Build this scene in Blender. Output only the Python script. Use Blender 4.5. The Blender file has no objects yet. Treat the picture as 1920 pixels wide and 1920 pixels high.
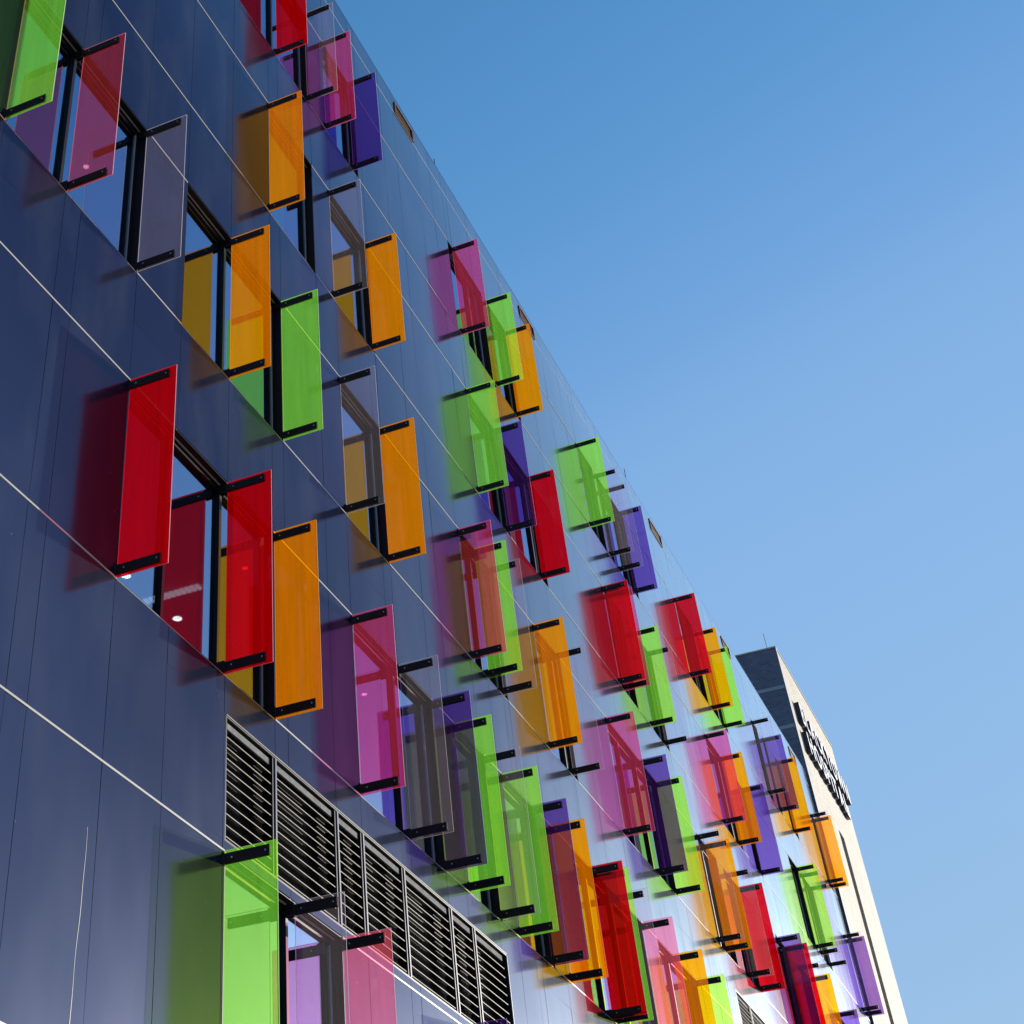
import bpy, bmesh, math, random
from mathutils import Vector, Matrix
random.seed(7)
S = 8.0; ZC = 1.6
scene = bpy.context.scene
COL = scene.collection

def P(u, v, n=0.0):
    return Vector((u * S, -n * S, v * S + ZC))

# ---------------------------------------------------------------- node materials
def newmat(name):
    m = bpy.data.materials.new(name); m.use_nodes = True
    nt = m.node_tree; nt.nodes.clear()
    out = nt.nodes.new('ShaderNodeOutputMaterial')
    return m, nt, out
def nd(nt, t, **kw):
    n = nt.nodes.new(t)
    for k, v in kw.items():
        if k in n.inputs.keys(): n.inputs[k].default_value = v
        else: setattr(n, k, v)
    return n
def principled(name, col, rough=0.5, metal=0.0, ior=1.5, noise=0.0, nscale=3.0, bump=0.0, spec=None):
    m, nt, out = newmat(name)
    b = nd(nt, 'ShaderNodeBsdfPrincipled')
    if spec is not None: b.inputs['Specular IOR Level'].default_value = spec
    b.inputs['Base Color'].default_value = (*col, 1)
    b.inputs['Roughness'].default_value = rough
    b.inputs['Metallic'].default_value = metal
    b.inputs['IOR'].default_value = ior
    if noise or bump:
        tc = nd(nt, 'ShaderNodeTexCoord'); nz = nd(nt, 'ShaderNodeTexNoise')
        nz.inputs['Scale'].default_value = nscale; nz.inputs['Detail'].default_value = 5
        nt.links.new(tc.outputs['Object'], nz.inputs['Vector'])
        if noise:
            mx = nd(nt, 'ShaderNodeMix', data_type='RGBA')
            mx.inputs[6].default_value = (*[c * (1 - noise) for c in col], 1)
            mx.inputs[7].default_value = (*[min(1, c * (1 + noise)) for c in col], 1)
            nt.links.new(nz.outputs['Fac'], mx.inputs[0]); nt.links.new(mx.outputs[2], b.inputs['Base Color'])
        if bump:
            bp = nd(nt, 'ShaderNodeBump'); bp.inputs['Strength'].default_value = bump; bp.inputs['Distance'].default_value = 0.01
            nt.links.new(nz.outputs['Fac'], bp.inputs['Height']); nt.links.new(bp.outputs[0], b.inputs['Normal'])
    nt.links.new(b.outputs[0], out.inputs[0])
    return m

def schlick(nt, f0):
    lw = nd(nt, 'ShaderNodeLayerWeight'); lw.inputs[0].default_value = 0.5
    pw = nd(nt, 'ShaderNodeMath', operation='POWER'); pw.inputs[1].default_value = 5.0
    ma = nd(nt, 'ShaderNodeMath', operation='MULTIPLY_ADD'); ma.inputs[1].default_value = 1 - f0; ma.inputs[2].default_value = f0
    nt.links.new(lw.outputs['Facing'], pw.inputs[0]); nt.links.new(pw.outputs[0], ma.inputs[0])
    return ma
# glossy dark blue cladding: lacquered sheet with a faint waviness and dust
def clad_material():
    m, nt, out = newmat('blue_lacquered_cladding')
    b = nd(nt, 'ShaderNodeBsdfDiffuse'); gl = nd(nt, 'ShaderNodeBsdfGlossy'); gl.inputs[0].default_value = (0.97, 0.985, 1.0, 1)
    tc = nd(nt, 'ShaderNodeTexCoord')
    at = nd(nt, 'ShaderNodeAttribute', attribute_name='panel')
    mx = nd(nt, 'ShaderNodeMix', data_type='RGBA')
    mx.inputs[6].default_value = (*[c * 0.86 for c in CLAD], 1); mx.inputs[7].default_value = (*[c * 1.14 for c in CLAD], 1)
    nt.links.new(at.outputs['Fac'], mx.inputs[0])
    # dust specks and rain runs
    nz = nd(nt, 'ShaderNodeTexNoise'); nz.inputs['Scale'].default_value = 1.1; nz.inputs['Detail'].default_value = 6
    mp = nd(nt, 'ShaderNodeMapping'); mp.inputs['Scale'].default_value = (1.0, 1.0, 0.35)
    nt.links.new(tc.outputs['Object'], mp.inputs[0]); nt.links.new(mp.outputs[0], nz.inputs['Vector'])
    vo = nd(nt, 'ShaderNodeTexVoronoi'); vo.inputs['Scale'].default_value = 2.3
    nt.links.new(tc.outputs['Object'], vo.inputs['Vector'])
    sp = nd(nt, 'ShaderNodeMapRange'); sp.inputs[1].default_value = 0.0; sp.inputs[2].default_value = 0.03
    sp.inputs[3].default_value = 1.0; sp.inputs[4].default_value = 0.0
    nt.links.new(vo.outputs['Distance'], sp.inputs[0])
    ds = nd(nt, 'ShaderNodeMapRange'); ds.inputs[1].default_value = 0.45; ds.inputs[2].default_value = 0.8
    ds.inputs[3].default_value = 0.0; ds.inputs[4].default_value = 0.045
    nt.links.new(nz.outputs['Fac'], ds.inputs[0])
    ad = nd(nt, 'ShaderNodeMath', operation='MULTIPLY_ADD'); ad.inputs[1].default_value = 0.25
    nt.links.new(sp.outputs[0], ad.inputs[0]); nt.links.new(ds.outputs[0], ad.inputs[2])
    dm = nd(nt, 'ShaderNodeMix', data_type='RGBA'); dm.inputs[7].default_value = (0.45, 0.44, 0.42, 1)
    nt.links.new(ad.outputs[0], dm.inputs[0]); nt.links.new(mx.outputs[2], dm.inputs[6])
    nt.links.new(dm.outputs[2], b.inputs[0])
    rr = nd(nt, 'ShaderNodeMapRange'); rr.inputs[3].default_value = 0.09; rr.inputs[4].default_value = 0.17
    nt.links.new(nz.outputs['Fac'], rr.inputs[0]); nt.links.new(rr.outputs[0], gl.inputs['Roughness'])
    n2 = nd(nt, 'ShaderNodeTexNoise'); n2.inputs['Scale'].default_value = 0.9; n2.inputs['Detail'].default_value = 1
    nt.links.new(tc.outputs['Object'], n2.inputs['Vector'])
    bp = nd(nt, 'ShaderNodeBump'); bp.inputs['Strength'].default_value = 0.4; bp.inputs['Distance'].default_value = 0.012
    nt.links.new(n2.outputs['Fac'], bp.inputs['Height']); nt.links.new(bp.outputs[0], gl.inputs['Normal'])
    lw = nd(nt, 'ShaderNodeLayerWeight'); lw.inputs[0].default_value = 0.5
    ma = nt.nodes.new('ShaderNodeFloatCurve'); fc = ma.mapping.curves[0]
    fc.points[0].location = (0, 0.10); fc.points[1].location = (1, 1)
    for p in [(0.46, 0.120), (0.57, 0.085), (0.63, 0.105), (0.69, 0.20), (0.74, 0.36), (0.80, 0.62), (0.86, 0.94), (0.93, 0.98)]: fc.points.new(*p)
    ma.mapping.update()
    tn = nd(nt, 'ShaderNodeMix', data_type='RGBA'); tn.inputs[6].default_value = (0.72, 0.66, 1.0, 1); tn.inputs[7].default_value = (0.98, 0.99, 1.0, 1)
    t2 = nd(nt, 'ShaderNodeMapRange'); t2.inputs[1].default_value = 0.60; t2.inputs[2].default_value = 0.80
    nt.links.new(lw.outputs['Facing'], t2.inputs[0]); nt.links.new(t2.outputs[0], tn.inputs[0]); nt.links.new(tn.outputs[2], gl.inputs[0])
    ms = nd(nt, 'ShaderNodeMixShader')
    nt.links.new(lw.outputs['Facing'], ma.inputs['Value']); nt.links.new(ma.outputs[0], ms.inputs[0])
    nt.links.new(b.outputs[0], ms.inputs[1]); nt.links.new(gl.outputs[0], ms.inputs[2])
    g2 = nd(nt, 'ShaderNodeBsdfGlossy'); g2.inputs[0].default_value = (HAZE * 0.78, HAZE * 1.14, HAZE * 1.55, 1); g2.inputs['Roughness'].default_value = 0.33
    ads = nd(nt, 'ShaderNodeAddShader'); nt.links.new(ms.outputs[0], ads.inputs[0]); nt.links.new(g2.outputs[0], ads.inputs[1])
    nt.links.new(ads.outputs[0], out.inputs[0])
    return m
HAZE = 0.0060   # lacquer haze lobe
CLAD = (0.006, 0.007, 0.019)

# coloured laminated glass: see-through tint, a little milky interlayer, clear reflection
def fin_glass(name, T, body, h):
    m, nt, out = newmat(name)
    tr = nd(nt, 'ShaderNodeBsdfTransparent'); tr.inputs[0].default_value = (*[math.sqrt(c) for c in T], 1)
    tl = nd(nt, 'ShaderNodeBsdfTranslucent'); tl.inputs[0].default_value = (*body, 1)
    mx = nd(nt, 'ShaderNodeMixShader'); mx.inputs[0].default_value = h
    # faint streaks and specks in the milky layer
    tc = nd(nt, 'ShaderNodeTexCoord'); mp = nd(nt, 'ShaderNodeMapping'); mp.inputs['Scale'].default_value = (1, 6, 0.35)
    nz = nd(nt, 'ShaderNodeTexNoise'); nz.inputs['Scale'].default_value = 2.2; nz.inputs['Detail'].default_value = 3
    nt.links.new(tc.outputs['Object'], mp.inputs[0]); nt.links.new(mp.outputs[0], nz.inputs['Vector'])
    mr = nd(nt, 'ShaderNodeMapRange'); mr.inputs[1].default_value = 0.25; mr.inputs[2].default_value = 0.75
    mr.inputs[3].default_value = h * 0.85; mr.inputs[4].default_value = h * 1.15
    nt.links.new(nz.outputs['Fac'], mr.inputs[0])
    vo = nd(nt, 'ShaderNodeTexVoronoi'); vo.inputs['Scale'].default_value = 2.6
    nt.links.new(tc.outputs['Object'], vo.inputs['Vector'])
    sp = nd(nt, 'ShaderNodeMapRange'); sp.inputs[1].default_value = 0.0; sp.inputs[2].default_value = 0.022
    sp.inputs[3].default_value = 0.35; sp.inputs[4].default_value = 0.0
    nt.links.new(vo.outputs['Distance'], sp.inputs[0])
    ad = nd(nt, 'ShaderNodeMath', operation='ADD')
    nt.links.new(mr.outputs[0], ad.inputs[0]); nt.links.new(sp.outputs[0], ad.inputs[1])
    nt.links.new(ad.outputs[0], mx.inputs[0])
    nt.links.new(tr.outputs[0], mx.inputs[1]); nt.links.new(tl.outputs[0], mx.inputs[2])
    gl = nd(nt, 'ShaderNodeBsdfGlossy'); gl.inputs[0].default_value = (1, 1, 1, 1); gl.inputs['Roughness'].default_value = 0.0
    fr = schlick(nt, 0.016)
    m2 = nd(nt, 'ShaderNodeMixShader')
    nt.links.new(fr.outputs[0], m2.inputs[0]); nt.links.new(mx.outputs[0], m2.inputs[1]); nt.links.new(gl.outputs[0], m2.inputs[2])
    nt.links.new(m2.outputs[0], out.inputs[0])
    return m
def fin_edge(name, c):
    m, nt, out = newmat(name)
    d = nd(nt, 'ShaderNodeBsdfDiffuse'); d.inputs[0].default_value = (*c, 1)
    t = nd(nt, 'ShaderNodeBsdfTranslucent'); t.inputs[0].default_value = (*c, 1)
    mx = nd(nt, 'ShaderNodeMixShader'); mx.inputs[0].default_value = 0.5
    nt.links.new(d.outputs[0], mx.inputs[1]); nt.links.new(t.outputs[0], mx.inputs[2]); nt.links.new(mx.outputs[0], out.inputs[0])
    return m

GL = {  # tint, interlayer, milkiness, polished edge
 'orange':  ((0.94, 0.50, 0.006), (1.0, 0.355, 0.018), 0.088, (1.0, 0.55, 0.18)),
 'green':   ((0.66, 0.88, 0.140), (0.32, 1.0, 0.20), 0.066, (0.75, 1.0, 0.45)),
 'red':     ((0.62, 0.008, 0.020), (1.0, 0.003, 0.030), 0.066, (1.0, 0.45, 0.50)),
 'crimson': ((0.70, 0.26, 0.360), (0.85, 0.10, 0.10), 0.036, (1.0, 0.50, 0.55)),
 'magenta': ((0.86, 0.24, 0.52), (1.0, 0.11, 0.20), 0.044, (1.0, 0.60, 0.85)),
 'pink':    ((0.90, 0.40, 0.60), (1.0, 0.22, 0.28), 0.065, (1.0, 0.65, 0.75)),
 'purple':  ((0.30, 0.145, 0.52), (0.35, 0.10, 0.80), 0.012, (0.55, 0.45, 0.95)),
 'clear':   ((0.91, 0.85, 0.94), (0.85, 0.75, 0.80), 0.009, (0.62, 0.58, 0.66)),
}
FG = {k: fin_glass(k + '_laminated_glass', a, b, h) for k, (a, b, h, e) in GL.items()}
FE = {k: fin_edge(k + '_glass_edge', e) for k, (a, b, h, e) in GL.items()}
M_CLAD = clad_material()
M_BACK = principled('dark_membrane', (0.012, 0.013, 0.018), 0.6)
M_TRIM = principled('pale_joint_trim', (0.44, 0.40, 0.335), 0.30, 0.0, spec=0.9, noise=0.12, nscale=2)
M_TRIM2 = principled('thin_joint_bead', (0.55, 0.53, 0.50), 0.5)
M_FRAME = principled('black_anodised_frame', (0.009, 0.007, 0.010), 0.5, spec=0.22, noise=0.3, nscale=6)
M_FRAME2 = principled('grey_frame_edge', (0.42, 0.43, 0.45), 0.4)
M_BRK = principled('black_bracket_steel', (0.010, 0.007, 0.011), 0.5, spec=0.25, noise=0.35, nscale=9, bump=0.1)
M_BOLT = principled('steel_bolt', (0.75, 0.74, 0.70), 0.3, 0.8)
M_INT = principled('interior_plaster', (0.45, 0.46, 0.48), 0.9)
M_LOUV = principled('pale_louvre_blade', (0.40, 0.355, 0.285), 0.6, noise=0.35, spec=0.1, nscale=5)
M_LPOST = principled('blue_grey_louvre_post', (0.07, 0.09, 0.14), 0.5, spec=0.2)
M_LPAN = principled('grey_blanking_strip', (0.20, 0.20, 0.195), 0.9, noise=0.6, nscale=14, spec=0.05)
M_BROWN = principled('brown_vent_slats', (0.12, 0.060, 0.030), 0.6, noise=0.35, nscale=20)

def pane_mat():
    m, nt, out = newmat('tinted_mirror_glazing')
    gl = nd(nt, 'ShaderNodeBsdfGlossy'); gl.inputs[0].default_value = (0.58, 0.70, 0.95, 1); gl.inputs['Roughness'].default_value = 0.0
    tr = nd(nt, 'ShaderNodeBsdfTransparent'); tr.inputs[0].default_value = (0.42, 0.46, 0.48, 1)
    fr = schlick(nt, 0.0)
    mr = nd(nt, 'ShaderNodeMapRange'); mr.inputs[3].default_value = 0.46; mr.inputs[4].default_value = 1.0
    nt.links.new(fr.outputs[0], mr.inputs[0])
    mx = nd(nt, 'ShaderNodeMixShader'); nt.links.new(mr.outputs[0], mx.inputs[0])
    tc = nd(nt, 'ShaderNodeTexCoord'); n2 = nd(nt, 'ShaderNodeTexNoise'); n2.inputs['Scale'].default_value = 0.7; n2.inputs['Detail'].default_value = 1
    nt.links.new(tc.outputs['Object'], n2.inputs['Vector'])
    bp = nd(nt, 'ShaderNodeBump'); bp.inputs['Strength'].default_value = 0.2; bp.inputs['Distance'].default_value = 0.01
    nt.links.new(n2.outputs['Fac'], bp.inputs['Height']); nt.links.new(bp.outputs[0], gl.inputs['Normal'])
    nt.links.new(tr.outputs[0], mx.inputs[1]); nt.links.new(gl.outputs[0], mx.inputs[2]); nt.links.new(mx.outputs[0], out.inputs[0])
    return m
M_PANE = pane_mat()

def brick_mat(name, c1, c2, mortar, scale=1.0):
    m, nt, out = newmat(name)
    b = nd(nt, 'ShaderNodeBsdfPrincipled'); b.inputs['Roughness'].default_value = 0.85
    tc = nd(nt, 'ShaderNodeTexCoord'); mp = nd(nt, 'ShaderNodeMapping')
    sx = nd(nt, 'ShaderNodeSeparateXYZ'); cx = nd(nt, 'ShaderNodeCombineXYZ')
    nt.links.new(tc.outputs['Object'], sx.inputs[0])
    ad = nd(nt, 'ShaderNodeMath', operation='ADD')
    nt.links.new(sx.outputs[0], ad.inputs[0]); nt.links.new(sx.outputs[1], ad.inputs[1])
    nt.links.new(ad.outputs[0], cx.inputs[0]); nt.links.new(sx.outputs[2], cx.inputs[1])
    br = nd(nt, 'ShaderNodeTexBrick'); br.inputs['Scale'].default_value = scale
    br.inputs['Brick Width'].default_value = 0.48; br.inputs['Row Height'].default_value = 0.18; br.inputs['Mortar Size'].default_value = 0.014
    br.inputs['Color1'].default_value = (*c1, 1); br.inputs['Color2'].default_value = (*c2, 1); br.inputs['Mortar'].default_value = (*mortar, 1)
    nt.links.new(cx.outputs[0], br.inputs['Vector'])
    nz = nd(nt, 'ShaderNodeTexNoise'); nz.inputs['Scale'].default_value = 0.6; nz.inputs['Detail'].default_value = 6
    nt.links.new(tc.outputs['Object'], nz.inputs['Vector'])
    mx = nd(nt, 'ShaderNodeMix', data_type='RGBA', blend_type='MULTIPLY'); mx.inputs[0].default_value = 1.0
    nt.links.new(br.outputs['Color'], mx.inputs[6]); rm = nd(nt, 'ShaderNodeMapRange'); rm.inputs[3].default_value = 0.62; rm.inputs[4].default_value = 1.2
    nt.links.new(nz.outputs['Fac'], rm.inputs[0]); nt.links.new(rm.outputs[0], mx.inputs[7])
    nt.links.new(mx.outputs[2], b.inputs['Base Color'])
    bp = nd(nt, 'ShaderNodeBump'); bp.inputs['Strength'].default_value = 0.5; bp.inputs['Distance'].default_value = 0.01
    nt.links.new(br.outputs['Fac'], bp.inputs['Height']); bp.invert = True; nt.links.new(bp.outputs[0], b.inputs['Normal'])
    nt.links.new(b.outputs[0], out.inputs[0])
    return m
M_WHITEBR = brick_mat('cream_brick', (0.49, 0.44, 0.37), (0.40, 0.355, 0.295), (0.32, 0.29, 0.245), 2.0)
M_DARKBR = brick_mat('dark_blue_brick', (0.125, 0.145, 0.20), (0.080, 0.095, 0.145), (0.17, 0.185, 0.24), 2.2)
M_DBAND = principled('grey_band_stone', (0.26, 0.28, 0.33), 0.8, noise=0.2)
M_SIGNF = principled('white_letter_face', (0.62, 0.62, 0.70), 0.4)
M_SIGNS = principled('dark_letter_side', (0.022, 0.020, 0.035), 0.5)
M_ROOF = principled('roof_membrane', (0.30, 0.30, 0.30), 0.9)

# ---------------------------------------------------------------- mesh helpers
class MB:
    def __init__(s): s.bm = bmesh.new(); s.lay = s.bm.faces.layers.float.new('panel')
    def box(s, u0, u1, v0, v1, n0, n1, mi=0, tag=None, tilt=0.0):
        """axis aligned box in facade units"""
        co = [P(u, v, n) for n in (n0, n1) for v in (v0, v1) for u in (u0, u1)]
        if tilt:
            ta = random.gauss(0, tilt); tb = random.gauss(0, tilt)
            cu, cv = (u0 + u1) / 2 * S, (v0 + v1) / 2 * S + ZC
            for c in co[4:]: c.y += (c.x - cu) * ta + (c.z - cv) * tb
        vs = [s.bm.verts.new(c) for c in co]
        fs = [(0, 1, 3, 2), (4, 6, 7, 5), (0, 4, 5, 1), (2, 3, 7, 6), (0, 2, 6, 4), (1, 5, 7, 3)]
        out = []
        for f in fs:
            q = s.bm.faces.new([vs[i] for i in f]); q.material_index = mi; out.append(q)
        if tag is not None:
            for q in out: q[s.lay] = tag
        return out
    def quad(s, pts, mi=0):
        q = s.bm.faces.new([s.bm.verts.new(p) for p in pts]); q.material_index = mi; return q
    def tube(s, p, q, r, seg=8, mi=0):
        p = Vector(p); q = Vector(q); d = (q - p); z = d.to_track_quat('Z', 'Y').to_matrix()
        a = []; b = []
        for i in range(seg):
            t = 2 * math.pi * i / seg; o = z @ Vector((math.cos(t) * r, math.sin(t) * r, 0))
            a.append(s.bm.verts.new(p + o)); b.append(s.bm.verts.new(q + o))
        for i in range(seg):
            j = (i + 1) % seg; s.bm.faces.new([a[i], a[j], b[j], b[i]]).material_index = mi
        s.bm.faces.new(a[::-1]).material_index = mi; s.bm.faces.new(b).material_index = mi
    def build(s, name, mats, parent=None, origin=None, bevel=0.0):
        bmesh.ops.recalc_face_normals(s.bm, faces=s.bm.faces)
        if origin is not None: bmesh.ops.translate(s.bm, verts=s.bm.verts, vec=-Vector(origin))
        me = bpy.data.meshes.new(name); s.bm.to_mesh(me); s.bm.free()
        for m in (mats if isinstance(mats, (list, tuple)) else [mats]): me.materials.append(m)
        o = bpy.data.objects.new(name, me); COL.objects.link(o)
        if origin is not None and parent is None: o.location = origin
        if parent is not None: o.parent = parent
        if bevel:
            md = o.modifiers.new('bevel', 'BEVEL'); md.width = bevel; md.segments = 1
        return o
def empty(name, label, cat, loc, group=None):
    o = bpy.data.objects.new(name, None); COL.objects.link(o); o.location = loc
    o['label'] = label; o['category'] = cat; o.empty_display_size = 0.2
    if group: o['group'] = group
    return o

# ---------------------------------------------------------------- facade layout
UEND = 7.88; UBEG = -1.2
JV = [-0.9, -0.66, -0.42, -0.18, 0.05, 0.21, 0.36, 0.52, 0.685, 0.73, 0.89, 0.995, 1.156, 1.317, 1.360, 1.524, 1.666, 1.830, 1.990, 2.035, 2.203,
      2.300, 2.466, 2.506, 2.670, 2.768, 2.931, 3.035, 3.130, 3.165, 3.327, 3.432, 3.597, 3.615, 3.795, 3.986, 4.157, 4.26, 4.31, 4.46,
      4.58, 4.74, 4.775, 4.935, 5.02, 5.06, 5.20, 5.285, 5.42, 5.46, 5.63, 5.70, 5.87, 5.95, 6.11, 6.30, 6.46, 6.56, 6.62, 6.76, 6.83, 6.93,
      7.01, 7.12, 7.30, 7.45, 7.60, 7.72]
# storeys: (sill, head) of the window bands, top to bottom
BANDS = [(2.669, 2.995), (2.139, 2.4645), (1.609, 1.9355), (1.0713, 1.3995), (0.4955, 0.8220)]
WINS = {
 0: [(1.830, 2.203, [2.035]), (2.292, 2.480, []), (3.128, 3.395, [3.30]), (3.428, 3.625, []), (4.257, 4.425, []), (4.455, 4.770, [4.565]), (5.400, 5.640, [5.56]),
     (5.700, 5.925, [5.87]), (6.545, 6.65, []), (6.735, 6.80, []), (6.97, 7.10, []), (7.66, 7.79, [])],
 1: [(1.990, 2.203, []), (2.292, 2.506, []), (3.132, 3.36, []), (3.395, 3.645, [3.597]), (4.285, 4.45, [4.36]), (4.583, 4.78, []), (5.420, 5.69, [5.633]), (5.86, 5.965, []),
     (6.66, 6.84, []), (6.895, 7.12, [7.03])],
 2: [(1.156, 1.524, [1.317]), (1.666, 2.035, [1.830]), (2.300, 2.504, []), (2.946, 3.165, [3.043]), (3.446, 3.648, [3.612]), (4.025, 4.50, [4.165, 4.33]), (4.93, 5.16, [5.02]),
     (5.24, 5.445, [5.285]), (5.93, 6.12, []), (6.28, 6.47, []), (6.9, 7.15, [])],
 3: [(1.527, 1.9915, [1.666, 1.830]), (2.303, 2.672, [2.512]), (2.786, 2.952, []), (3.053, 3.26, []), (3.50, 4.03, [3.63, 3.82]), (4.17, 4.53, [4.302]), (5.0, 5.4, [5.2]), (6.0, 6.4, [6.2])],
 4: [(1.836, 2.207, [2.045]), (2.69, 3.05, [2.87]), (3.5, 3.9, [3.7])],
}
# rows of cladding between v levels: (v0, v1, openings)
LOUV = [(1.836, 2.955, 0.836, 1.014), (5.035, 6.10, 1.414, 1.512)]
VENTS = [(2.787, 2.918), (3.799, 3.936), (5.235, 5.385), (6.275, 6.40), (7.49, 7.61)]
rows = []
lev = [(-0.2, 0.05), (0.05, 0.29), (0.29, 0.4955)]
rows += [(a, b, []) for a, b in lev]
for i in (4, 3, 2, 1, 0):
    s0, h0 = BANDS[i]
    rows.append((s0, h0, [(w[0], w[1]) for w in WINS[i]]))
rows.append((0.8220, 0.836, [])); rows.append((0.836, 1.014, [(1.836, 2.955)])); rows.append((1.014, 1.0713, []))
rows.append((1.3995, 1.414, [])); rows.append((1.414, 1.512, [(5.035, 6.10)])); rows.append((1.512, 1.609, []))
rows.append((1.9355, 2.139, [])); rows.append((2.4645, 2.669, []))
rows.append((2.995, 3.203, [])); rows.append((3.203, 3.254, VENTS)); rows.append((3.254, 3.276, []))

bld = empty('office_building', 'glossy dark blue clad building with white joint lines and coloured glass fins on its front', 'building', P(3, -0.2, 0))
bld_off = Vector(bld.location)
def bpart(mb, name, mats, parent=None, **kw):
    o = mb.build(name, mats, parent=parent or bld, **kw)
    if parent is None: o.location = -bld_off
    return o

GAP = 0.0006
SEAM = {3.254, (0.836), (1.014), (1.414), (1.512)}
clad = MB(); back = MB(); bead = MB()
for (v0, v1, ops) in rows:
    cuts = sorted(set([UBEG] + [j for j in JV if j > UBEG] + [UEND] + [x for o in ops for x in o]))
    # drop slivers next to openings
    for a, b in zip(cuts[:-1], cuts[1:]):
        mid = (a + b) / 2
        if any(o[0] < mid < o[1] for o in ops): continue
        g0 = 0 if v0 in SEAM or v0 < -0.19 else 0.0017; g1 = 0 if v1 in SEAM or v1 > 3.27 else 0.0017
        clad.box(a + GAP, b - GAP, v0 + g0, v1 - g1, -0.0030, 0, tag=random.random(), tilt=0.0012)
    solid = []; x = UBEG
    for o in sorted(ops):
        solid.append((x, o[0])); x = o[1]
    solid.append((x, UEND))
    for a, b in solid:
        if b - a > 0.001: back.box(a, b, v0, v1, -0.034, -0.0034)
    for j in JV:
        if j <= UBEG or any(o[0] - 1e-4 <= j <= o[1] + 1e-4 for o in ops): continue
        bead.box(j - 0.00035, j + 0.0005, v0, v1, -0.0033, -0.0008)
bpart(clad, 'cladding', M_CLAD)
bpart(back, 'wall', M_BACK)
bpart(bead, 'joint_bead', M_TRIM2)
# horizontal pale trims
trim = MB()
heads = [b[1] for b in BANDS]; sills = [b[0] for b in BANDS]
for v in [0.05, 0.29] + heads + sills + [3.203]:
    hw = 0.0014
    segs = []
    if v in heads:
        x = UBEG
        for w in WINS[heads.index(v)]:
            segs.append((x, w[0], 0)); segs.append((w[0] + .002, w[1] - .002, 1)); x = w[1]
        segs.append((x, UEND, 0))
    elif v in sills:
        x = UBEG
        for w in WINS[sills.index(v)]: segs.append((x, w[0], 0)); segs.append((w[0], w[1], 2)); x = w[1]
        segs.append((x, UEND, 0))
    else: segs = [(UBEG, UEND, 0)]
    for a, b, rec in segs:
        if rec == 2: trim.box(a, b, v - 0.0008, v - .0001, -0.0034, -0.0002)
        elif rec: trim.box(a, b, v - 0.0040, v - 0.0018, -0.0125, -0.0105)
        else: trim.box(a, b, v - hw, v + hw, -0.0034, 0.0006 if v != 3.203 else 0.0002)
bpart(trim, 'joint_trim', M_TRIM)
# parapet cap and rods
cap = MB(); cap.box(UBEG, UEND, 3.2762, 3.280, -0.04, 0.0003)
bpart(cap, 'parapet_cap', M_CLAD)
# structure behind: slabs, back wall, roof, ends
st = MB()
for v0, v1 in [(0.83, 1.06), (1.415, 1.60), (1.955, 2.13), (2.48, 2.66), (3.02, 3.15), (0.30, 0.485), (-0.2, -0.18)]:
    st.box(UBEG + .03, UEND - .02, v0, v1, -1.6, -0.0345)
st.box(UBEG + .03, UEND - .02, -0.2, 3.02, -1.64, -1.601)
bpart(st, 'interior', M_INT)
en = MB(); en.box(UBEG, UBEG + .029, -0.2, 3.276, -1.66, -0.0345); en.box(UEND - .019, UEND - 0.001, -0.2, 3.276, -1.66, -0.0345)
en.box(UBEG + .03, UEND - .02, -0.2, 3.276, -1.66, -1.641)
bpart(en, 'side_wall', M_BACK)
rf = MB(); rf.box(UBEG + .03, UEND - .02, 3.151, 3.17, -1.64, -0.0345); bpart(rf, 'roof', M_ROOF)

# windows
for bi, (s0, h0) in enumerate(BANDS):
    for (a, b, mull) in WINS[bi]:
        fr = MB(); D = -0.0225; F = -0.0150
        fr.box(a, a + 0.0015, s0, h0, D, -0.0001); fr.box(b - 0.0015, b, s0, h0, D, -0.0001)          # reveals
        fr.box(a + .0015, b - .0015, h0 - 0.0012, h0, D, -0.0004); fr.box(a + .0015, b - .0015, s0, s0 + 0.0012, D, -0.0004)
        fr.box(a + .0015, a + .0065, s0 + .0012, h0 - .0012, D, F - .001); fr.box(b - .0065, b - .0015, s0 + .0012, h0 - .0012, D, F)
        fr.box(a + .0065, b - .0065, h0 - .0105, h0 - .0012, D, F - .0005); fr.box(a + .0065, b - .0065, s0 + .0012, s0 + .006, D, F - .0015)
        fr.box(b - .0095, b - .0080, s0 + .006, h0 - .0105, -0.0189, -0.0165, mi=1)
        w = bpart(fr, 'window', [M_FRAME, M_FRAME2])
        pm = MB(); pm.box(a + .0065, b - .0065, s0 + .006, h0 - .0105, -0.0202, -0.0190)
        pm.build('pane', M_PANE, parent=w)
        for mu in mull:
            mm = MB(); mm.box(mu - .0035, mu + .0035, s0 + .006, h0 - .0105, D, -0.0120)
            mm.box(mu + .0046, mu + .0060, s0 + .006, h0 - .0105, -0.0189, -0.0150, mi=1)
            mm.build('mullion', [M_FRAME, M_FRAME2], parent=w)

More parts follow.
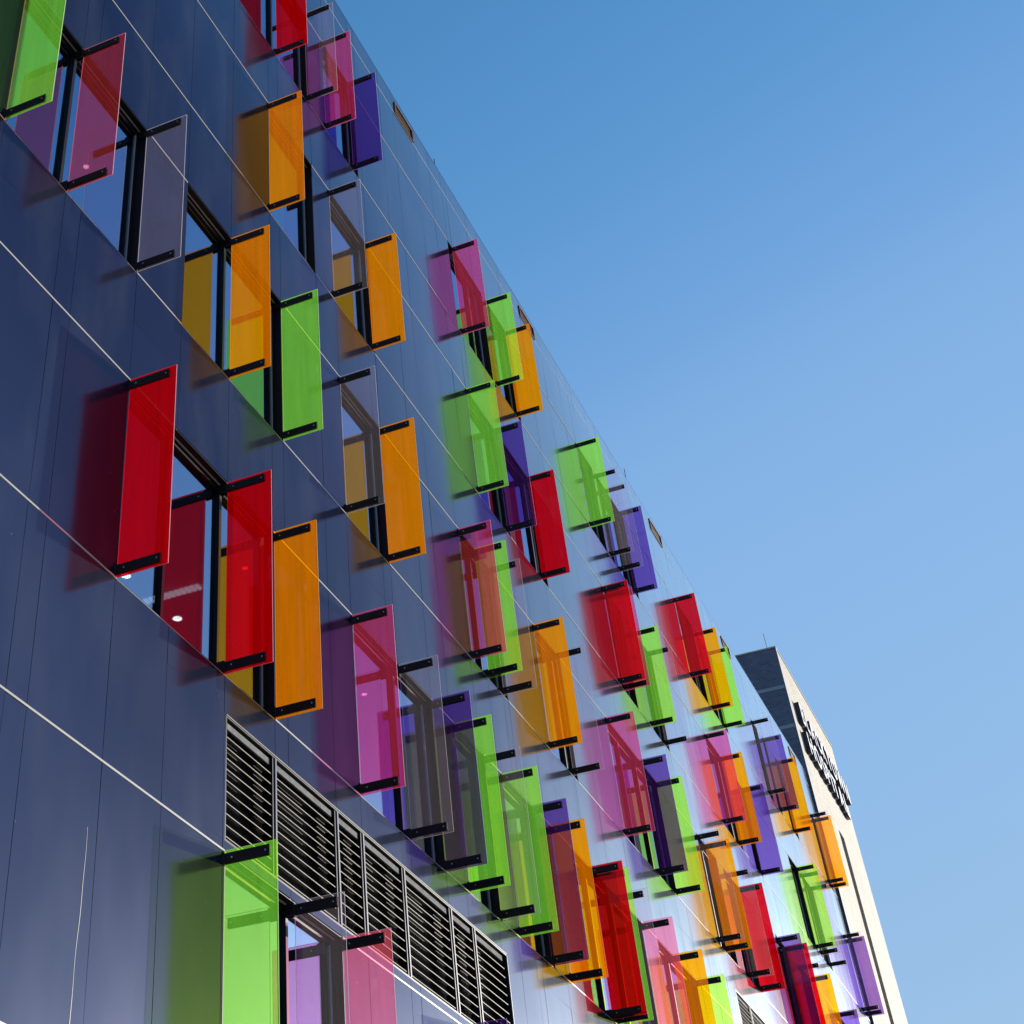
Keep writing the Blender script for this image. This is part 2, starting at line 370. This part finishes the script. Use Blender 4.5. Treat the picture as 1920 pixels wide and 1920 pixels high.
# louvre banks
for (a, b, v0, v1), posts in zip(LOUV, ([1.990, 2.205, 2.303, 2.469, 2.678, 2.790], [5.20, 5.42, 5.63, 5.87])):
    fr = MB()
    fr.box(a, b, v1 - .004, v1, -0.02, -0.0002, mi=0); fr.box(a, b, v0, v0 + .003, -0.02, -0.0002, mi=0)
    fr.box(a, a + .003, v0 + .003, v1 - .004, -0.02, -0.0002); fr.box(b - .003, b, v0 + .003, v1 - .004, -0.02, -0.0002)
    fr.box(b - .0012, b, v0 + .003, v1 - .004, -0.0001, 0.0012, mi=1)
    fr.box(a, b, v1 - 0.0012, v1, -0.0001, 0.0008, mi=2)
    fr.box(a, b, v0, v1, -0.034, -0.028)
    lv = bpart(fr, 'louvre_bank', [M_FRAME, M_FRAME2, M_TRIM])
    ed = [a + .003] + posts + [b - .003]
    for x in posts:
        pb = MB(); pb.box(x - .0065, x - .0002, v0 + .003, v1 - .004, -0.019, -0.0015, mi=0); pb.box(x - .0001, x + .0042, v0 + .003, v1 - .004, -0.019, 0.0002, mi=1)
        pb.build('post', [M_FRAME, M_LPOST], parent=lv)
    nb = 10 if a < 3 else 6
    for x0, x1 in zip(ed[:-1], ed[1:]):
        x0 += 0.0045; x1 -= 0.0068
        bl = MB(); pitch = (v1 - .019 - v0 - .004) / nb
        for k in range(nb):
            c = v0 + .004 + pitch * (k + 0.35)
            # sloping blade, outer lip turned down
            q = [(c + .0055, -0.0150), (c, -0.0040), (c - .0009, -0.0040), (c + .0045, -0.0150)]
            for i in range(4):
                (va, na), (vb, nb_) = q[i], q[(i + 1) % 4]
                bl.quad([P(x0, va, na), P(x1, va, na), P(x1, vb, nb_), P(x0, vb, nb_)], mi=1)
            bl.box(x0, x1, c - .0010, c + .0002, -0.0041, -0.0031)
        bl.build('blades', [M_LOUV, M_FRAME], parent=lv)
        sb = MB(); sb.box(x0 + .004, x1 - .004, v1 - .0165, v1 - .0075, -0.008, -0.0045); sb.build('blanking_strip', M_LPAN, parent=lv)
# parapet vents
for a, b in VENTS:
    vb = MB(); v0, v1 = 3.203, 3.254
    vb.box(a, b, v0 + .002, v1, -0.034, -0.030); vb.box(a, a + .004, v0 + .002, v1, -0.03, 0.0035); vb.box(b - .004, b, v0 + .002, v1, -0.03, 0.0035)
    vb.box(a + .004, b - .004, v0 + .002, v0 + .006, -0.03, 0.003); vb.box(a + .004, b - .004, v1 - .004, v1, -0.03, 0.003)
    for k in range(5):
        c = v0 + .009 + k * .0082
        vb.box(a + .004, b - .004, c, c + .003, -0.02, -0.001)
    bpart(vb, 'parapet_vent', M_BROWN)
# sun glint drawn as a thin pale wavy strip on a low panel
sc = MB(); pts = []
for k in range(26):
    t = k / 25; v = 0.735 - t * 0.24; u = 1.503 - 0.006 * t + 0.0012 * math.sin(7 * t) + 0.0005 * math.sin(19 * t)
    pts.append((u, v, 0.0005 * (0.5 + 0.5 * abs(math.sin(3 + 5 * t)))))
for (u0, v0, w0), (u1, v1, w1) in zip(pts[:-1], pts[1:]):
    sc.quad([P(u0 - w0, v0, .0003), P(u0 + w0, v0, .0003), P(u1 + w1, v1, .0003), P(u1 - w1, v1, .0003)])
bpart(sc, 'painted_glint', M_TRIM)

# ---------------------------------------------------------------- ceiling lights behind the glass
def emis(name, c, s):
    m, nt, out = newmat(name); e = nd(nt, 'ShaderNodeEmission'); e.inputs[0].default_value = (*c, 1); e.inputs[1].default_value = s
    nt.links.new(e.outputs[0], out.inputs[0]); return m
M_LAMP = emis('lamp_glow', (1, 0.93, 0.82), 9.0); M_TUBE = emis('tube_glow', (0.9, 0.95, 1), 1.4)
LIGHTS = [(1.563, 1.9549, -0.149, 'round ceiling light glowing behind the crimson fin of the third row'), (1.780, 1.9549, -0.150, 'round ceiling light glowing behind the clear fin beside the crimson one'),
          (2.186, 1.4149, -0.294, 'round ceiling light glowing low between the two red fins'), (2.091, 1.4149, -0.105, 'round ceiling light glowing through the second red fin'),
          (2.615, 1.4149, -0.117, 'round ceiling light glowing through the magenta fin above the louvres'), (2.015, 1.4149, -0.300, 'round ceiling light just under the bottom bracket of the largest red fin'),
          (2.142, 1.4149, -0.103, 'small ceiling light near the right edge of the second red fin'), (2.205, 1.4149, -0.101, 'ceiling light seen through the lower orange fin beside the red one')]
for (u, v, n, lab) in LIGHTS:
    e = empty('ceiling_light', lab, 'ceiling light', P(u, v, n), 'ceiling lights inside the windows')
    r = 0.0105 if n < -.2 else 0.0062
    m = MB(); m.tube((0, 0, -0.02), (0, 0, -0.001), r * S * 0.8, 20); m.build('diffuser', M_LAMP, parent=e)
    m = MB(); m.tube((0, 0, -0.014), (0, 0, 0.0), r * S, 20); m.build('rim', M_INT, parent=e)
e = empty('grid_ceiling_light', 'long gridded ceiling light fitting seen through the red glass', 'ceiling light', P(2.11, 1.4149, -0.26))
m = MB(); B = P(2.11, 1.4149, -0.26)
for k in range(12):
    x = -0.012 + 0.0022 * 0
    m.box(2.098, 2.114, 1.4105, 1.4140, -0.325 + k * .0105, -0.319 + k * .0105)
bmesh.ops.translate(m.bm, verts=m.bm.verts, vec=-B); m.build('grid', M_TUBE, parent=e)
m = MB(); m.box(2.096, 2.116, 1.4141, 1.4148, -0.327, -0.193); bmesh.ops.translate(m.bm, verts=m.bm.verts, vec=-B); m.build('tray', M_INT, parent=e)

# ---------------------------------------------------------------- glass fins
W = 0.0793
FINS = {
 0: [(2.033, 'red'), (2.192, 'clear'), (2.293, 'magenta'), (2.448, 'purple'), (3.162, 'magenta'), (3.428, 'green'), (3.592, 'orange'), (4.257, 'green'), (4.460, 'clear'),
     (4.564, 'clear'), (4.725, 'purple'), (5.400, 'red'), (5.697, 'orange'), (5.872, 'green'), (6.565, 'clear'), (6.758, 'purple'), (7.015, 'orange'), (7.670, 'clear'), (7.733, 'orange')],
 1: [(1.990, 'orange'), (2.292, 'clear'), (2.4935, 'orange'), (3.132, 'green'), (3.334, 'purple'), (3.594, 'red'), (4.268, 'red'), (4.314, 'magenta'), (4.585, 'green'),
     (4.735, 'clear'), (5.425, 'magenta'), (5.633, 'orange'), (5.942, 'purple'), (6.820, 'green'), (6.900, 'clear'), (7.062, 'clear'), (7.715, 'clear'), (7.786, 'purple')],
 2: [(1.155, 'green'), (1.319, 'crimson'), (1.522, 'clear'), (1.831, 'orange'), (2.034, 'green'), (2.301, 'clear'), (2.5005, 'orange'), (2.946, 'magenta'), (3.0425, 'green'),
     (3.135, 'clear'), (3.446, 'orange'), (3.610, 'clear'), (4.027, 'magenta'), (4.332, 'purple'), (4.496, 'green'), (4.931, 'clear'), (5.019, 'orange'), (5.286, 'clear'),
     (5.434, 'red'), (5.969, 'purple'), (6.078, 'red'), (6.300, 'clear'), (6.451, 'orange'), (6.927, 'purple')],
 3: [(1.526, 'red'), (1.829, 'red'), (1.993, 'orange'), (2.304, 'magenta'), (2.513, 'clear'), (2.673, 'purple'), (2.788, 'green'), (2.950, 'clear'), (3.053, 'green'),
     (3.237, 'purple'), (3.358, 'orange'), (3.629, 'red'), (3.676, 'green'), (3.823, 'clear'), (4.037, 'pink'), (4.304, 'orange'), (4.523, 'green')],
 4: [(1.836, 'green'), (2.045, 'clear'), (2.207, 'pink'), (2.686, 'purple')],
}
ROWN = ['top', 'second', 'third', 'fourth', 'lowest']
CN = {'orange': 'orange', 'green': 'lime green', 'red': 'deep red', 'crimson': 'pinkish crimson', 'magenta': 'magenta', 'pink': 'rose pink', 'purple': 'violet', 'clear': 'colourless'}
SH = {'orange': 'orange', 'green': 'green', 'red': 'red', 'crimson': 'crimson', 'magenta': 'magenta', 'pink': 'pink', 'purple': 'violet', 'clear': 'clear'}
ORD = ['leftmost', 'second', 'third', 'fourth', 'fifth', 'sixth', 'seventh', 'eighth', 'ninth']
labels = {}
def neigh(r, i):
    L = FINS[r]
    a = SH[L[i - 1][1]] if i > 0 else None; b = SH[L[i + 1][1]] if i + 1 < len(L) else None
    if a and b: return f'between a {a} and {an(b)} fin' if a[0] not in 'o' else f'between an {a} and {an(b)} fin'
    if a: return f'last in line after the {a} fin'
    return f'first in line before the {b} fin' if b else ''
def an(w): return ('an ' if w[0] in 'aeiou' else 'a ') + w
cand = {}
for r in FINS:
    for i, (u, c) in enumerate(FINS[r]):
        cand.setdefault(f'{CN[c]} glass fin in the {ROWN[r]} row {neigh(r, i)}', []).append((r, i))
for lab, who in cand.items():
    if len(who) == 1: labels[who[0]] = lab
    else:
        for r, i in who:
            c = FINS[r][i][1]; k = sum(1 for x in FINS[r][:i] if x[1] == c)
            labels[(r, i)] = f'{CN[c]} glass fin in the {ROWN[r]} row, {ORD[k]} {SH[c]} one from the left'

def fin_mesh_glass(h, c):
    m = MB(); t = 0.0009
    f = m.box(-t, t, 0, h, 0.0012, W)
    for i in (0, 1, 2, 3): f[i].material_index = 1   # thin polished edges
    m.bm.faces.ensure_lookup_table()
    for v in m.bm.verts: v.co.z -= ZC
    return m
def bracket(m_h, top, h):
    """black clamp bar with wall foot; top or bottom of the fin"""
    m = MB(); b0 = h - 0.0185 if top else 0.0042; b1 = b0 + 0.0142
    for sgn in (-1, 1):
        x0, x1 = (0.00115, 0.0027) if sgn > 0 else (-0.0027, -0.00115)
        m.box(x0, x1, b0, b1, -0.004, W * 0.865)
    m.box(-0.0052, -0.0028, b0 - .001, b1 + .001, -0.014, 0.0022)
    m.box(0.0028, 0.0050, b0 - .001, b1 + .001, -0.014, 0.0022)
    for v in m.bm.verts: v.co.z -= ZC
    o = []
    for nn in (0.0125, W * 0.79):
        k = MB(); c = (b0 + b1) / 2
        p = P(-0.0034, c, nn); q = P(0.0034, c, nn); p.z -= ZC; q.z -= ZC
        k.tube(p, q, 0.0012 * S, 8); o.append(k)
    return m, o
PROTO = {}
for r, L in FINS.items():
    h = BANDS[r][1] - BANDS[r][0]
    for i, (u, c) in enumerate(L):
        root = empty('glass_fin', labels[(r, i)], 'glass fin', P(u, BANDS[r][0], 0.0), 'coloured glass fins bolted along the window rows')
        g = fin_mesh_glass(h, c).build('glass_panel', [FG[c], FE[c]], parent=root)
        for top in (True, False):
            key = (round(h, 4), top)
            if key not in PROTO:
                m, bolts = bracket(None, top, h)
                bo = m.build('bracket', M_BRK, parent=root, bevel=0.004)
                kids = [k.build('bolt', M_BOLT, parent=bo) for k in bolts]
                PROTO[key] = (bo, kids)
            else:
                src, kids = PROTO[key]
                bo = src.copy(); COL.objects.link(bo); bo.parent = root
                for k in kids:
                    kk = k.copy(); COL.objects.link(kk); kk.parent = bo

# ---------------------------------------------------------------- cream brick building beyond
W0, W1 = 7.885, 9.23; WT = 3.95; WN = 0.010; WB = -0.9
bb = empty('brick_building', 'taller cream brick building with dark brick end wall beyond the glass fins', 'building', P(W0, -0.2, 0))
bo = Vector(bb.location)
def wpart(m, name, mats): 
    o = m.build(name, mats, parent=bb); o.location = -bo; return o
SL0, SL1, SLT, SLB = 8.500, 8.640, 3.215, 0.3
m = MB()
m.box(W0 + .03, SL0, -0.2, WT, -0.06, WN); m.box(SL1, W1, -0.2, WT, -0.06, WN); m.box(SL0, SL1, SLT, WT, -0.06, WN); m.box(SL0, SL1, -0.2, SLB, -0.06, WN)
m.box(W1 - .05, W1, -0.2, WT, WB, -0.0601)
wpart(m, 'front_wall', M_WHITEBR)
m = MB(); m.box(W0, W0 + .0295, -0.2, WT, WB, WN - .0005)
wpart(m, 'end_wall', M_DARKBR)
m = MB()
for v in (3.735, 3.525, 3.06): m.box(W0 - .0012, W0 - .0001, v - .009, v + .009, WB, WN - .004)
m.box(W0 - .0012, W0 + .0295, -0.2, WT + .002, WN - .0004, WN + .002)
wpart(m, 'stone_band', M_DBAND)
m = MB(); m.box(W0 - .003, W1 + .003, WT + .0021, WT + .010, WB - .003, WN + .003); wpart(m, 'coping', M_WHITEBR)
m = MB(); m.box(SL0, SL1, SLB, SLT, -0.058, -0.050)
wpart(m, 'slot_window', M_FRAME)
m = MB()
k = 0; v = SLB + .006
while v < SLT - .006:
    for q in range(3):
        x = SL0 + .002 + q * .036 + (0.018 if k % 2 else 0)
        m.box(x, x + .019, v, v + .0085, -0.006, -0.004)
    v += 0.0165; k += 1
wpart(m, 'perforated_screen', M_WHITEBR)

# letters on the cream wall
sign = empty('building_sign', 'two line sign of deep white faced letters high on the cream brick wall', 'sign', P(8.045, 3.44, WN + .001))
def letters(txt, u0, u1, vb, cap, prev):
    # lay out each glyph from Blender's own font
    cu = bpy.data.curves.new('glyph', 'FONT'); cu.size = 1.0; cu.offset = 0.020; cu.resolution_u = 3
    tmp = bpy.data.objects.new('glyph', cu); COL.objects.link(tmp)
    data = []
    dg = bpy.context.evaluated_depsgraph_get()
    for ch in txt:
        cu.body = ch; cu.extrude = 0.5
        dg.update()
        me = bpy.data.meshes.new_from_object(tmp.evaluated_get(dg))
        xs = [v.co.x for v in me.vertices]; ys = [v.co.y for v in me.vertices]
        data.append((me, min(xs), max(xs)))
    bpy.data.objects.remove(tmp)
    gap = 0.15; tot = sum(b - a for _, a, b in data) + gap * (len(data) - 1)
    sx = (u1 - u0) * S / tot; x = 0
    for me, a, b in data:
        ox = x
        for v in me.vertices:
            X = (v.co.x - a + ox) * sx + (u0 - 8.045) * S; Z = v.co.y * cap * S / 0.70 + (vb - 3.44) * S; Y = -(v.co.z + 0.5) * 0.023 * S
            v.co = Vector((X, Y, Z))
        me.materials.clear(); me.materials.append(M_SIGNF); me.materials.append(M_SIGNS)
        me.update()
        for p in me.polygons: p.material_index = 0 if abs(p.normal.y) > 0.9 else 1
        o = bpy.data.objects.new('letter', me); COL.objects.link(o); o.parent = sign
        x += (b - a) + gap
letters('BLACKTOWN', 8.045, 9.21, 3.600, 0.112, sign)
letters('HOSPITAL', 8.045, 8.99, 3.440, 0.112, sign)

# rods
for (u, v0, v1, n, lab) in [(3.127, 3.281, 3.335, -0.01, 'thin lightning rod on the parapet, the nearest of the three'), (5.013, 3.281, 3.352, -0.01, 'thin lightning rod on the parapet above the clear fins'),
                            (W0 + .02, WT + .0101, WT + 0.105, -0.035, 'thin lightning rod on top of the dark brick end wall')]:
    e = empty('lightning_rod', lab, 'lightning rod', P(u, v0, n), 'lightning rods along the roof edges')
    m = MB(); m.tube((0, 0, 0.06), (0, 0, (v1 - v0) * S), 0.010, 6); m.build('rod', M_FRAME, parent=e)
    m = MB(); m.tube((0, 0, 0.0), (0, 0, 0.06), 0.03, 8); m.build('foot', M_FRAME, parent=e)

# ---------------------------------------------------------------- ground
def ground_mat():
    m, nt, out = newmat('concrete_paving')
    b = nd(nt, 'ShaderNodeBsdfPrincipled'); b.inputs['Roughness'].default_value = 0.85
    tc = nd(nt, 'ShaderNodeTexCoord'); br = nd(nt, 'ShaderNodeTexBrick'); br.inputs['Scale'].default_value = 1.0
    br.offset = 0.0; br.inputs['Brick Width'].default_value = 0.9; br.inputs['Row Height'].default_value = 0.9; br.inputs['Mortar Size'].default_value = 0.01
    br.inputs['Color1'].default_value = (0.30, 0.29, 0.27, 1); br.inputs['Color2'].default_value = (0.26, 0.25, 0.235, 1); br.inputs['Mortar'].default_value = (0.12, 0.12, 0.11, 1)
    nt.links.new(tc.outputs['Object'], br.inputs['Vector']); nt.links.new(br.outputs['Color'], b.inputs['Base Color']); nt.links.new(b.outputs[0], out.inputs[0])
    return m
me = bpy.data.meshes.new('ground'); G = 2500
me.from_pydata([(-G, -G, 0), (G, -G, 0), (G, G, 0), (-G, G, 0)], [], [(0, 1, 2, 3)]); me.materials.append(ground_mat())
go = bpy.data.objects.new('ground', me); COL.objects.link(go); go['kind'] = 'structure'

# ---------------------------------------------------------------- light
EXPO = 0.8
TO_SUN = Vector((0.909, -0.388, 0.147)).normalized()
EL = math.asin(TO_SUN.z); AZ = math.atan2(TO_SUN.x, TO_SUN.y)
w = bpy.data.worlds.new('World'); scene.world = w; w.use_nodes = True
nt = w.node_tree; nt.nodes.clear()
wo = nt.nodes.new('ShaderNodeOutputWorld'); bg = nt.nodes.new('ShaderNodeBackground')
sky = nt.nodes.new('ShaderNodeTexSky'); sky.sky_type = 'NISHITA'; sky.sun_disc = False
sky.sun_elevation = EL; sky.sun_rotation = AZ; sky.air_density = 1.0; sky.dust_density = 0.0; sky.ozone_density = 3.0
K = 0.15; E = 2 ** EXPO
bg.inputs[1].default_value = K
m1 = nt.nodes.new('ShaderNodeVectorMath'); m1.operation = 'SCALE'; m1.inputs['Scale'].default_value = K
m2 = nt.nodes.new('ShaderNodeVectorMath'); m2.operation = 'SCALE'; m2.inputs['Scale'].default_value = 1 / K / E
cu = nt.nodes.new('ShaderNodeRGBCurve'); cm = cu.mapping
for ci, pts in enumerate([[(0, 0), (0.030, 0.034), (0.063, 0.084), (0.085, 0.160), (0.108, 0.240), (0.225, 0.330), (1, 0.95)],
                          [(0, 0), (0.070, 0.120), (0.138, 0.270), (0.185, 0.370), (0.231, 0.455), (0.451, 0.540), (1, 0.95)],
                          [(0, 0), (0.140, 0.280), (0.275, 0.575), (0.350, 0.700), (0.432, 0.790), (0.719, 0.800), (1, 0.90)]]):
    c = cm.curves[ci]
    c.points[0].location = pts[0]; c.points[1].location = pts[-1]
    for p in pts[1:-1]: c.points.new(*p)
cm.update()
nt.links.new(sky.outputs[0], m1.inputs[0]); nt.links.new(m1.outputs[0], cu.inputs['Color'])
# glow of the sky round the sun
tcw = nt.nodes.new('ShaderNodeTexCoord'); dp = nt.nodes.new('ShaderNodeVectorMath'); dp.operation = 'DOT_PRODUCT'; dp.inputs[1].default_value = TO_SUN
nrm = nt.nodes.new('ShaderNodeVectorMath'); nrm.operation = 'NORMALIZE'
mxz = nt.nodes.new('ShaderNodeMath'); mxz.operation = 'MAXIMUM'; mxz.inputs[1].default_value = 0.0
pww = nt.nodes.new('ShaderNodeMath'); pww.operation = 'POWER'; pww.inputs[1].default_value = 60.0
glo = nt.nodes.new('ShaderNodeVectorMath'); glo.operation = 'SCALE'; glo.inputs[0].default_value = (2.5, 2.85, 3.05)
adw = nt.nodes.new('ShaderNodeVectorMath'); adw.operation = 'ADD'
nt.links.new(tcw.outputs['Generated'], nrm.inputs[0]); nt.links.new(nrm.outputs[0], dp.inputs[0]); nt.links.new(dp.outputs['Value'], mxz.inputs[0])
nt.links.new(mxz.outputs[0], pww.inputs[0]); nt.links.new(pww.outputs[0], glo.inputs['Scale'])
nt.links.new(cu.outputs[0], adw.inputs[0]); nt.links.new(glo.outputs[0], adw.inputs[1]); nt.links.new(adw.outputs[0], m2.inputs[0])
nt.links.new(m2.outputs[0], bg.inputs[0]); nt.links.new(bg.outputs[0], wo.inputs[0])
sl = bpy.data.lights.new('sun', 'SUN'); sl.energy = 5.0; sl.angle = math.radians(0.5); sl.color = (1.0, 0.93, 0.82)
so = bpy.data.objects.new('sun', sl); COL.objects.link(so)
so.rotation_euler = TO_SUN.to_track_quat('Z', 'Y').to_euler(); so.location = (20, -30, 60)

# ---------------------------------------------------------------- camera (off-centre crop of a wider picture)
R = [[0.44338346, -0.02105893, 0.89608461], [0.62991941, -0.70389531, -0.32822696], [0.63766186, 0.70999149, -0.29883011]]
def cv(r): return Vector((r[0], -r[2], r[1]))
right = cv(R[0]); up = -cv(R[1]); backv = -cv(R[2])
M = Matrix((right, up, backv)).transposed().to_4x4(); M.translation = P(0, 0, 1.0)
cd = bpy.data.cameras.new('camera'); cam = bpy.data.objects.new('camera', cd); COL.objects.link(cam); cam.matrix_world = M
cd.sensor_width = 36; cd.lens = 2875.58 / 1920 * 36; cd.shift_x = (960 - 560.15) / 1920; cd.shift_y = (326.24 - 960) / 1920
cd.clip_start = 0.1; cd.clip_end = 5000
scene.camera = cam

scene.view_settings.view_transform = 'Standard'; scene.view_settings.look = 'None'
scene.view_settings.exposure = EXPO; scene.view_settings.gamma = 1.0
cy = scene.cycles
cy.max_bounces = 10; cy.transparent_max_bounces = 40; cy.glossy_bounces = 6; cy.diffuse_bounces = 3; cy.transmission_bounces = 8
cy.caustics_reflective = False; cy.caustics_refractive = False; cy.use_denoising = True; cy.sample_clamp_indirect = 6.0
